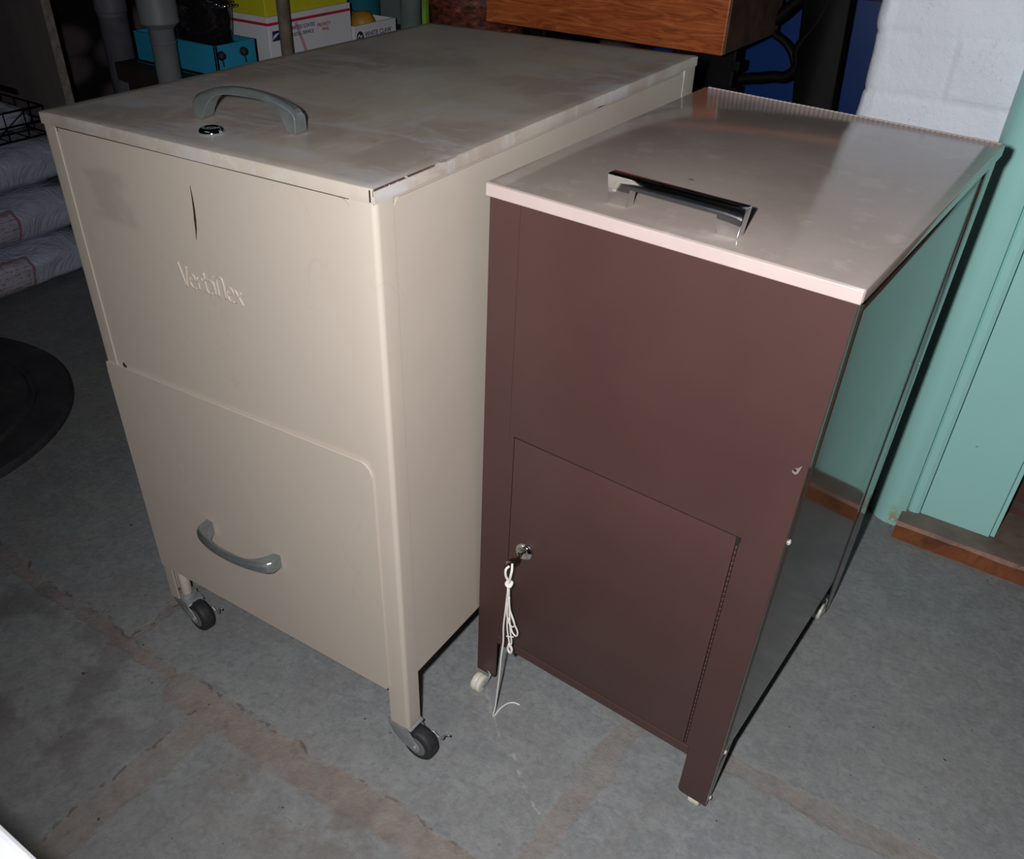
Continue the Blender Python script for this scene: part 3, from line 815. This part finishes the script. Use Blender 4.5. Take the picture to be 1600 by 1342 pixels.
def sill_mesh():
    b = bmesh.new(); n = 60; rows = []
    prof = [(0, 0), (0, .028), (.004, .034), (.012, .036), (.150, .036), (.150, 0)]
    for i in range(n+1):
        x = -.082+1.62*i/n; row = []
        for k_, (dy, z) in enumerate(prof):
            w = .0016*noise.noise(Vector((x*18, k_, 0)))
            row.append(b.verts.new((x, 1.378+dy+(w if k_ < 4 else 0), z+(w*.6 if 0 < k_ < 4 else 0))))
        rows.append(row)
    for A, B in zip(rows, rows[1:]):
        for j in range(len(prof)-1): b.faces.new((A[j], A[j+1], B[j+1], B[j]))
    b.faces.new(rows[0]); b.faces.new(rows[-1]); return b
struct(autosmooth(obj('baseboard_right', sill_mesh(), 'sill'), 30))

# ------------------------------------------------------------------ sewing machine stand with its wooden drawer box, blue tub
t = empty('sewing_table', (-.9, 1.85, 0)); tag(t, 'old treadle sewing table, orange oak drawer box over black cast iron legs, behind the cabinets', 'table')
def P_(o, m=None):   # world-built mesh under an Empty
    o.matrix_parent_inverse = Matrix.Translation(-t.location); return o
P_(obj('drawer_box', box(-1.150, -.634, 1.644, 1.915, .664, .790, bev=.0025), 'wood', t))
P_(obj('dark_end_plate', box(-.6345, -.6310, 1.647, 1.912, .666, .788, bev=.001), 'end_wood', t))  # thin plate covering the box's right end in darker brown
P_(obj('tabletop', box(-1.155, -.36, 1.60, 2.10, .805, .830, bev=.004), 'wood', t))
b = bmesh.new(); box(-1.13, -.45, 1.95, 1.99, .735, .805, bm=b)
P_(obj('apron', b, 'dark_wood', t))
def iron_end(x_off):
    b = bmesh.new(); y = 1.90
    F = lambda pts, r: tube(smoothpts([(p[0]+x_off, y+(p[2] if len(p) > 2 else 0), p[1]) for p in pts], 6), r, 10, bm=b, flat=(1, 1.2, 1))
    prism([(-.592+x_off, .800), (-.500+x_off, .800), (-.478+x_off, .42), (-.470+x_off, .03), (-.440+x_off, .0), (-.545+x_off, .0), (-.530+x_off, .03), (-.548+x_off, .42), (-.575+x_off, .62)], 1, y-.012, y+.012, bm=b, bev=.003)
    return b, F
b, F = iron_end(0)
F([(-.770, .575), (-.715, .570), (-.665, .580), (-.642, .584), (-.622, .589), (-.596, .592), (-.579, .606), (-.574, .622), (-.579, .641), (-.570, .665), (-.555, .689), (-.543, .718), (-.538, .746)], .0105)
F([(-.66, .690), (-.640, .672), (-.628, .664), (-.610, .655), (-.592, .639), (-.578, .612)], .007)
F([(-.70, .640), (-.669, .668), (-.631, .695), (-.604, .722), (-.570, .750)], .012)
P_(autosmooth(obj('leg', b, 'iron', t), 50))
b = bmesh.new()
box(-.80, -.665, 1.80, 1.83, .03, .66, bev=.004, bm=b)
for i in range(12): box(-.672, -.655, 1.798, 1.832, .08+i*.048, .10+i*.048, bev=.003, bm=b)
box(-.84, -.62, 1.78, 1.85, 0, .03, bev=.004, bm=b)
P_(obj('leg', b, 'iron', t))
b = bmesh.new(); box(-1.13, -1.09, 1.78, 2.0, 0, .664, bev=.004, bm=b); box(-1.14, -.45, 1.895, 1.905, .20, .24, bm=b)
P_(obj('leg', b, 'iron', t))
tb = empty('storage_tub', (-.62, 2.45, 0)); tag(tb, 'large deep blue plastic tub seen through the black iron legs', 'tub')
b = prism([(-.37, 0), (.33, 0), (.38, .92), (-.42, .92)], 1, -.30, .25, bev=.03, seg=4); autosmooth(obj('tub_body', b, 'blue_plastic', tb), 50)
obj('rim', box(-.44, .40, -.32, .27, .90, .94, bev=.012, seg=3), 'blue_plastic', tb)

# ------------------------------------------------------------------ left background: bench with boxes
bn = empty('workbench', (-1.68, 1.9, 0)); tag(bn, 'low dark wooden bench carrying the boxes behind the beige cabinet', 'bench')
ZBN = .588
obj('bench_top', box(-.05, .235, -.745, .80, ZBN-.035, ZBN, bev=.003), 'dark_wood', bn)
for x_, y_ in ((-.02, -.70), (.19, -.70), (-.02, .74), (.19, .74)): obj('leg', box(x_-.025, x_+.025, y_-.025, y_+.025, 0, ZBN-.035), 'dark_wood', bn)
# turquoise open box with two dark knobs
bx = empty('crate', (-1.572, 1.239, ZBN)); tag(bx, 'turquoise blue wooden box with two dark knobs, on the bench end behind the beige cabinet', 'box')
bm = bmesh.new(); w_, d_, h_, th = .122, .052, .058, .006
box(-w_, w_, -d_, -d_+th, 0, h_, bev=.001, bm=bm); box(-w_, w_, d_-th, d_, 0, h_, bev=.001, bm=bm)
box(-w_, -w_+th, -d_, d_, 0, h_, bev=.001, bm=bm); box(w_-th, w_, -d_, d_, 0, h_, bev=.001, bm=bm); box(-w_, w_, -d_, d_, 0, .006, bm=bm)
obj('box_body', bm, 'cyan', bx)
obj('inner_lid', box(-w_+.006, w_-.006, -d_+.006, d_-.006, .044, .048), 'cyan_in', bx)
for yy in (-.045, .011):
    b = lathe([(.0075, 0), (.0085, .004), (.006, .010), (.001, .012)], 18, c=(w_, yy+.003, .041), axis=0)
    tube([(w_+.005, yy+.003, .036), (w_+.006, yy+.004, .022)], .0015, 6, bm=b)
    obj('knob', b, 'dark', bx, smooth=True)
# black roasting pan
pn = empty('roasting_pan', (-1.537, 1.240, ZBN+.048)); tag(pn, 'black enamel roasting pan with a shiny rim sitting in the turquoise box', 'pan')
b = lathe([(.040, 0), (.050, .006), (.055, .040), (.056, .055), (.059, .057), (.059, .060), (.053, .060), (.050, .050), (.045, .010)], 40)
b.transform(Matrix.Diagonal((1.30, .74, 1.2, 1))); autosmooth(obj('pan_body', b, 'black_enamel', pn), 60)
b = lathe([(.060, .060), (.061, .063), (.050, .074), (.020, .084), (.001, .086)], 40); b.transform(Matrix.Diagonal((1.30, .74, 1.2, 1))); autosmooth(obj('pan_lid', b, 'black_enamel', pn), 60)
b = lathe([(.008, .102), (.012, .108), (.004, .114)], 20); b.transform(Matrix.Translation((-.01, 0, 0))); obj('knob', b, 'chrome', pn, smooth=True)
obj('side_grip', tube(smoothpts([(.070, -.02, .070), (.086, -.012, .073), (.086, .012, .073), (.070, .02, .070)]), .003, 8), 'chrome', pn, smooth=True)

RX = Matrix.Rotation(R(90), 4, 'X'); RZ = Matrix.Rotation(R(90), 4, 'Z')
FX = lambda x, y, z: Matrix.Translation((x, y, z)) @ RZ @ RX       # text on a face looking +x
# white postal carton
us = empty('shipping_box', (-1.575, 1.445, ZBN)); tag(us, 'white postal carton with red stripe and blue eagle mark, under the yellow box', 'box')
obj('carton', box(-.125, .125, -.120, .120, 0, .090, bev=.0015), 'card_white', us)
obj('red_stripe', box(-.1256, .1256, -.1206, .1206, .0745, .0795), 'red_print', us)
b = prism([(-.112, .046), (-.080, .046), (-.083, .064), (-.110, .064)], 0, .1252, .1256); em = obj('eagle_mark', b, 'navy_print', us)
obj('eagle_head', prism([(-.111, .049), (-.102, .053), (-.092, .060), (-.101, .059), (-.108, .056)], 0, .1257, .1260), 'card_white', em)
text('UNITED STATES', .010, 'navy_print', us, FX(.1254, -.062, .0600))
text('POSTAL SERVICE', .009, 'navy_print', us, FX(.1254, -.062, .0480))
text('PRIORITY', .0095, 'red_print', us, FX(.1254, .016, .0560))
text('MAIL', .0095, 'red_print', us, FX(.1254, .030, .0470))
obj('flap_tape', prism([(-.020, .0), (-.012, .0), (-.040, .072), (-.048, .072)], 0, .1252, .1255), 'lilac', us)
yb = empty('gift_box', (-1.577, 1.445, ZBN+.090)); tag(yb, 'bright yellow-green box with a small orange sticker on top of the postal carton', 'box')
obj('box_body', box(-.122, .122, -.118, .118, 0, .120, bev=.0015), 'yellow', yb)
obj('sticker', lathe([(.006, 0), (.0055, .0006)], 20, c=(0, 0, 0), axis=1).copy() if False else lathe([(.006, -.1186), (.0055, -.1180)], 20, c=(.070, 0, .0380), axis=1), 'orange_dot', yb)
# seltzer carton
wc = empty('drink_carton', (-1.53, 1.643, ZBN)); tag(wc, 'low white drinks carton with black lettering and a pink stroke, beside the postal carton', 'box')
bm = bmesh.new()
box(.074, .080, -.071, .071, 0, .042, bev=.0008, bm=bm); box(-.080, -.074, -.071, .071, 0, .042, bm=bm)
box(-.074, .074, -.071, -.067, 0, .042, bm=bm); box(-.074, .074, .067, .071, 0, .042, bm=bm); box(-.074, .074, -.067, .067, 0, .004, bm=bm)
obj('carton', bm, 'card_white', wc)
b = lathe([(.0115, .0802), (.0113, .0806)], 24, c=(0, -.052, .019), axis=0); ew = obj('wave_emblem', b, 'black_print', wc)
obj('wave_line', tube(smoothpts([(.0808, -.060, .018), (.0808, -.055, .024), (.0808, -.051, .018), (.0808, -.046, .022)]), .0010, 6), 'card_white', ew)
text('WHITE CLAW', .0145, 'black_print', wc, FX(.0803, -.036, .0170), xscale=.98)
obj('pink_stroke', prism([(-.006, .010), (.030, .011), (.036, .0145), (-.002, .0130)], 0, .0802, .0806), 'pink_print', wc)
g = lathe([(.0005, 0), (.020, .004), (.030, .020), (.030, .036), (.020, .052), (.0005, .056)], 28)
tag(autosmooth(obj('squash', g, 'amber', None, loc=(-1.500, 1.655, ZBN+.004)), 60), 'amber yellow squash lying in the white drinks carton', 'fruit')
b = lathe([(.040, 0), (.042, .004), (.042, .110), (.044, .112), (.044, .125), (.040, .128), (.001, .128)], 32)
tag(autosmooth(obj('tin', b, 'teal', None, loc=(-1.600, 1.770, ZBN)), 50), 'teal round tin standing behind the white drinks carton', 'tin')
# smoky clear tub on the bench
ct = empty('plastic_tub', (-1.60, 2.07, ZBN)); tag(ct, 'smoky clear plastic tub with something orange inside, at the far end of the bench', 'tub')
bm = bmesh.new()
box(-.14, .14, -.22, -.215, 0, .17, bm=bm); box(-.14, .14, .215, .22, 0, .17, bm=bm); box(-.14, -.135, -.215, .215, 0, .17, bm=bm); box(.135, .14, -.215, .215, 0, .17, bm=bm); box(-.135, .135, -.215, .215, 0, .005, bm=bm)
obj('tub_body', bm, 'tub', ct)
b = lathe([(.0005, 0), (.045, .004), (.060, .030), (.050, .055), (.0005, .065)], 24); b.transform(Matrix.Diagonal((1, 1.5, 1, 1)))
tag(autosmooth(obj('pumpkin', b, 'orange_stuff', None, loc=(-1.55, 2.06, ZBN+.006)), 60), 'orange rounded object inside the smoky clear tub', 'ornament')
# hamper and green stake
hm = empty('hamper', (-1.285, 1.80, 0)); tag(hm, 'tall rust red wicker hamper between the clear tub and the oak drawer box', 'basket')
obj('hamper_body', lathe([(.085, 0), (.095, .01), (.105, .40), (.110, .665), (.116, .675), (.116, .690), (.106, .695), (.02, .700)], 40), 'wicker', hm, smooth=True)
tag(obj('garden_stake', box(-1.335, -1.325, 1.665, 1.680, 0, 1.1, bev=.002), 'leaf'), 'thin pale green upright stake left of the rust red hamper', 'stake')

# pipes
def pipe(name, x, y, r, mat, label, coupling=None, ring=None):
    root = empty(name, (x, y, 0)); tag(root, label, 'pipe')
    obj('pipe_shaft', lathe([(r, 0), (r, 2.3)], 28), mat, root, smooth=True).data
    if coupling:
        z0, z1, rc = coupling
        autosmooth(obj('coupling', lathe([(r+.0005, z0-.010), (rc-.002, z0-.002), (rc, z0), (rc, z1), (rc-.002, z1+.003), (r+.0005, z1+.005)], 28), mat, root), 30)
    if ring:
        obj('joint_ring', lathe([(r+.0003, ring), (r+.0018, ring+.001), (r+.0018, ring+.003), (r+.0003, ring+.004)], 28), 'grey_dark', root, smooth=True)
    return root
pipe('drain_pipe', -1.510, 1.120, .0225, 'grey_paint', 'thick grey painted pipe with a wide coupling in front of the turquoise box', coupling=(.690, .90, .0350), ring=.655)
pipe('drain_pipe', -2.165, 1.47, .036, 'grey_dark', 'dim blue-grey pipe further back, just right of the upright grey-brown board', coupling=(.60, .63, .039))
pipe('support_pole', -1.376, 1.300, .0115, 'brown_pipe', 'slim brownish pole in front of the postal carton and yellow box')
pipe('support_pole', -1.385, 1.690, .0235, 'green_grey', 'green-grey pole right of the white drinks carton')

# upright board, stacked salt sacks, wire basket
pb = empty('board', (-2.60, 1.31, 0)); tag(pb, 'tall grey-brown board standing upright behind the white sacks', 'board')
obj('board_face', box(-.48, .418, -.011, .011, 0, 1.75, bev=.001), 'panel', pb)
obj('lit_edge', box(.4182, .4205, -.011, .011, 0, 1.75, bev=.0005), 'panel_edge', pb)
obj('slot_strip', box(.10, .21, -.017, -.0112, .400, .414, bev=.001), 'dark_wood', pb)  # dark strip laid on the face, standing in for a slot
def sackmesh(lx, ly, h, seed):
    b = bmesh.new(); bmesh.ops.create_cube(b, size=1)
    bmesh.ops.subdivide_edges(b, edges=b.edges[:], cuts=14, use_grid_fill=True)
    for v in b.verts:
        x, y, z = v.co*2
        e = (max(0, 1-abs(x)**9)*max(0, 1-abs(y)**12))**.5
        zz = z*h/2*(.62+.38*e)
        k = 1-.05*abs(z)**3
        n = noise.noise(Vector((x*2+seed, y*3, z)))
        n2 = noise.noise(Vector((x*5, y*8+seed, z*3)))
        v.co = Vector((x*lx/2*k+.010*n*abs(x), y*ly/2*k+.014*n2*abs(y), zz+.007*n+.004*n2))
    return b
lab = ['lowest white plastic sack with a red printed panel, at the bottom of the stack', 'second white plastic sack from the floor, red printed panel on its side',
       'topmost white plastic sack of the stack at the left, under the wire basket']
zc = 0
for i, (mt, hh_, dy) in enumerate((('sack_label', .110, .088), ('sack_label', .108, .080), ('sack', .100, .085))):
    o = obj('salt_sack', sackmesh(.50, .50, hh_, i*3.3), mt, None, smooth=True, loc=(-2.365+(i % 2)*.012, .93+dy, zc+hh_/2+.006))
    if i == 0: o.scale = (1, 1, 1)
    tag(o, lab[i], 'sack', 'stacked white sacks'); zc += hh_+.014
bk = bmesh.new()
x0, x1, y0, y1, z0, z1 = -2.56, -2.14, .66, 1.21, zc+.006, zc+.070
for z in (z0, (z0+z1)/2, z1): tube([(x0, y0, z), (x1, y0, z), (x1, y1, z), (x0, y1, z), (x0, y0, z)], .0024, 6, bm=bk)
for i in range(12):
    y = y0+(y1-y0)*i/11; tube([(x0, y, z1), (x0, y, z0), (x1, y, z0), (x1, y, z1)], .0016, 6, bm=bk)
for i in range(8):
    x = x0+(x1-x0)*i/7; tube([(x, y0, z1), (x, y0, z0), (x, y1, z0), (x, y1, z1)], .0016, 6, bm=bk)
for i in range(5): tube([(x1, y0+.1*i, z0), (x1, y0+.1*i+.11, z1)], .0014, 6, bm=bk)
tag(obj('wire_basket', bk, 'iron'), 'dark wire basket lying on top of the white sacks', 'basket')
o = obj('plastic_bag', sackmesh(.38, .50, .066, 9.1), 'sack', None, smooth=True, loc=(-2.35, .935, z0+.040)); tag(o, 'crumpled clear-white plastic bag inside the wire basket', 'bag')
tag(obj('red_tag', box(-2.215, -2.185, 1.03, 1.07, z0+.0725, z0+.074), 'red_print'), 'small red tag on the plastic bag in the wire basket', 'tag')

# round cover on the floor
b = lathe([(.361, 0), (.361, .010), (.355, .016), (.325, .017), (.292, .015), (.286, .009), (.279, .009), (.273, .015), (.20, .016), (.001, .016)], 96)
tag(autosmooth(obj('round_cover', b, 'disc', None, loc=(-1.834, .525, 0)), 20), 'dark round iron cover with a raised rim lying on the stone floor at the left', 'cover')

# near white chest in the corner of the view
wcst = empty('white_chest', (-.62, -.32, 0)); tag(wcst, 'smooth white flat-topped chest at the bottom left corner, nearest to the viewer', 'chest')
obj('chest_body', box(-.45, .36, -.38, .392, .02, .515, bev=.006, seg=3), 'white_chest', wcst)
obj('chest_lid', box(-.455, .365, -.385, .396, .519, .55, bev=.005, seg=3), 'white_chest', wcst)
obj('chest_base', box(-.43, .34, -.36, .37, 0, .02), 'dark', wcst)

# ------------------------------------------------------------------ camera and light
cd = bpy.data.cameras.new('camera'); cam = bpy.data.objects.new('camera', cd); C.objects.link(cam)
r_ = Vector((.818151, .574759, .016758)); u_ = Vector((-.353103, .479203, .803544)); f_ = Vector((-.453814, .663338, -.595009))
cam.matrix_world = Matrix(((r_.x, u_.x, -f_.x, 0), (r_.y, u_.y, -f_.y, 0), (r_.z, u_.z, -f_.z, .99592), (0, 0, 0, 1)))
cd.sensor_fit = 'HORIZONTAL'; cd.sensor_width = 36; cd.lens = 1377.88/1600*36
cd.shift_x = 39.921/1600; cd.shift_y = 68.368/1600
cd.clip_start = .02
S.camera = cam
# the camera's own flash, a little left of and above the lens
fl = bpy.data.lights.new('camera_flash', 'SPOT'); fl.energy = 52; fl.shadow_soft_size = .012; fl.spot_size = R(150); fl.spot_blend = 1.0; fl.color = (1, .985, .98)
fo = bpy.data.objects.new('camera_flash', fl); C.objects.link(fo)
pos = Vector((0, 0, .99592))+r_*-.050+u_*.022+f_*.01
aim = (Vector((-.08, .95, .45))-pos).normalized()
fo.location = pos; fo.rotation_mode = 'QUATERNION'; fo.rotation_quaternion = aim.to_track_quat('-Z', 'Y')
# added faint cool fill light under the ceiling, no lamp known there
al = bpy.data.lights.new('fill_light', 'AREA'); al.shape = 'RECTANGLE'; al.size = 1.2; al.size_y = .3; al.energy = .8; al.color = (.75, .85, 1)
ao = bpy.data.objects.new('fill_light', al); C.objects.link(ao); ao.location = (-.9, -.5, 2.25)
w = bpy.data.worlds.new('w'); S.world = w; w.use_nodes = True; w.node_tree.nodes['Background'].inputs[0].default_value = (.02, .022, .03, 1)
S.view_settings.view_transform = 'Standard'; S.view_settings.look = 'None'; S.view_settings.exposure = 0; S.view_settings.gamma = 1
S.view_settings.use_curve_mapping = False
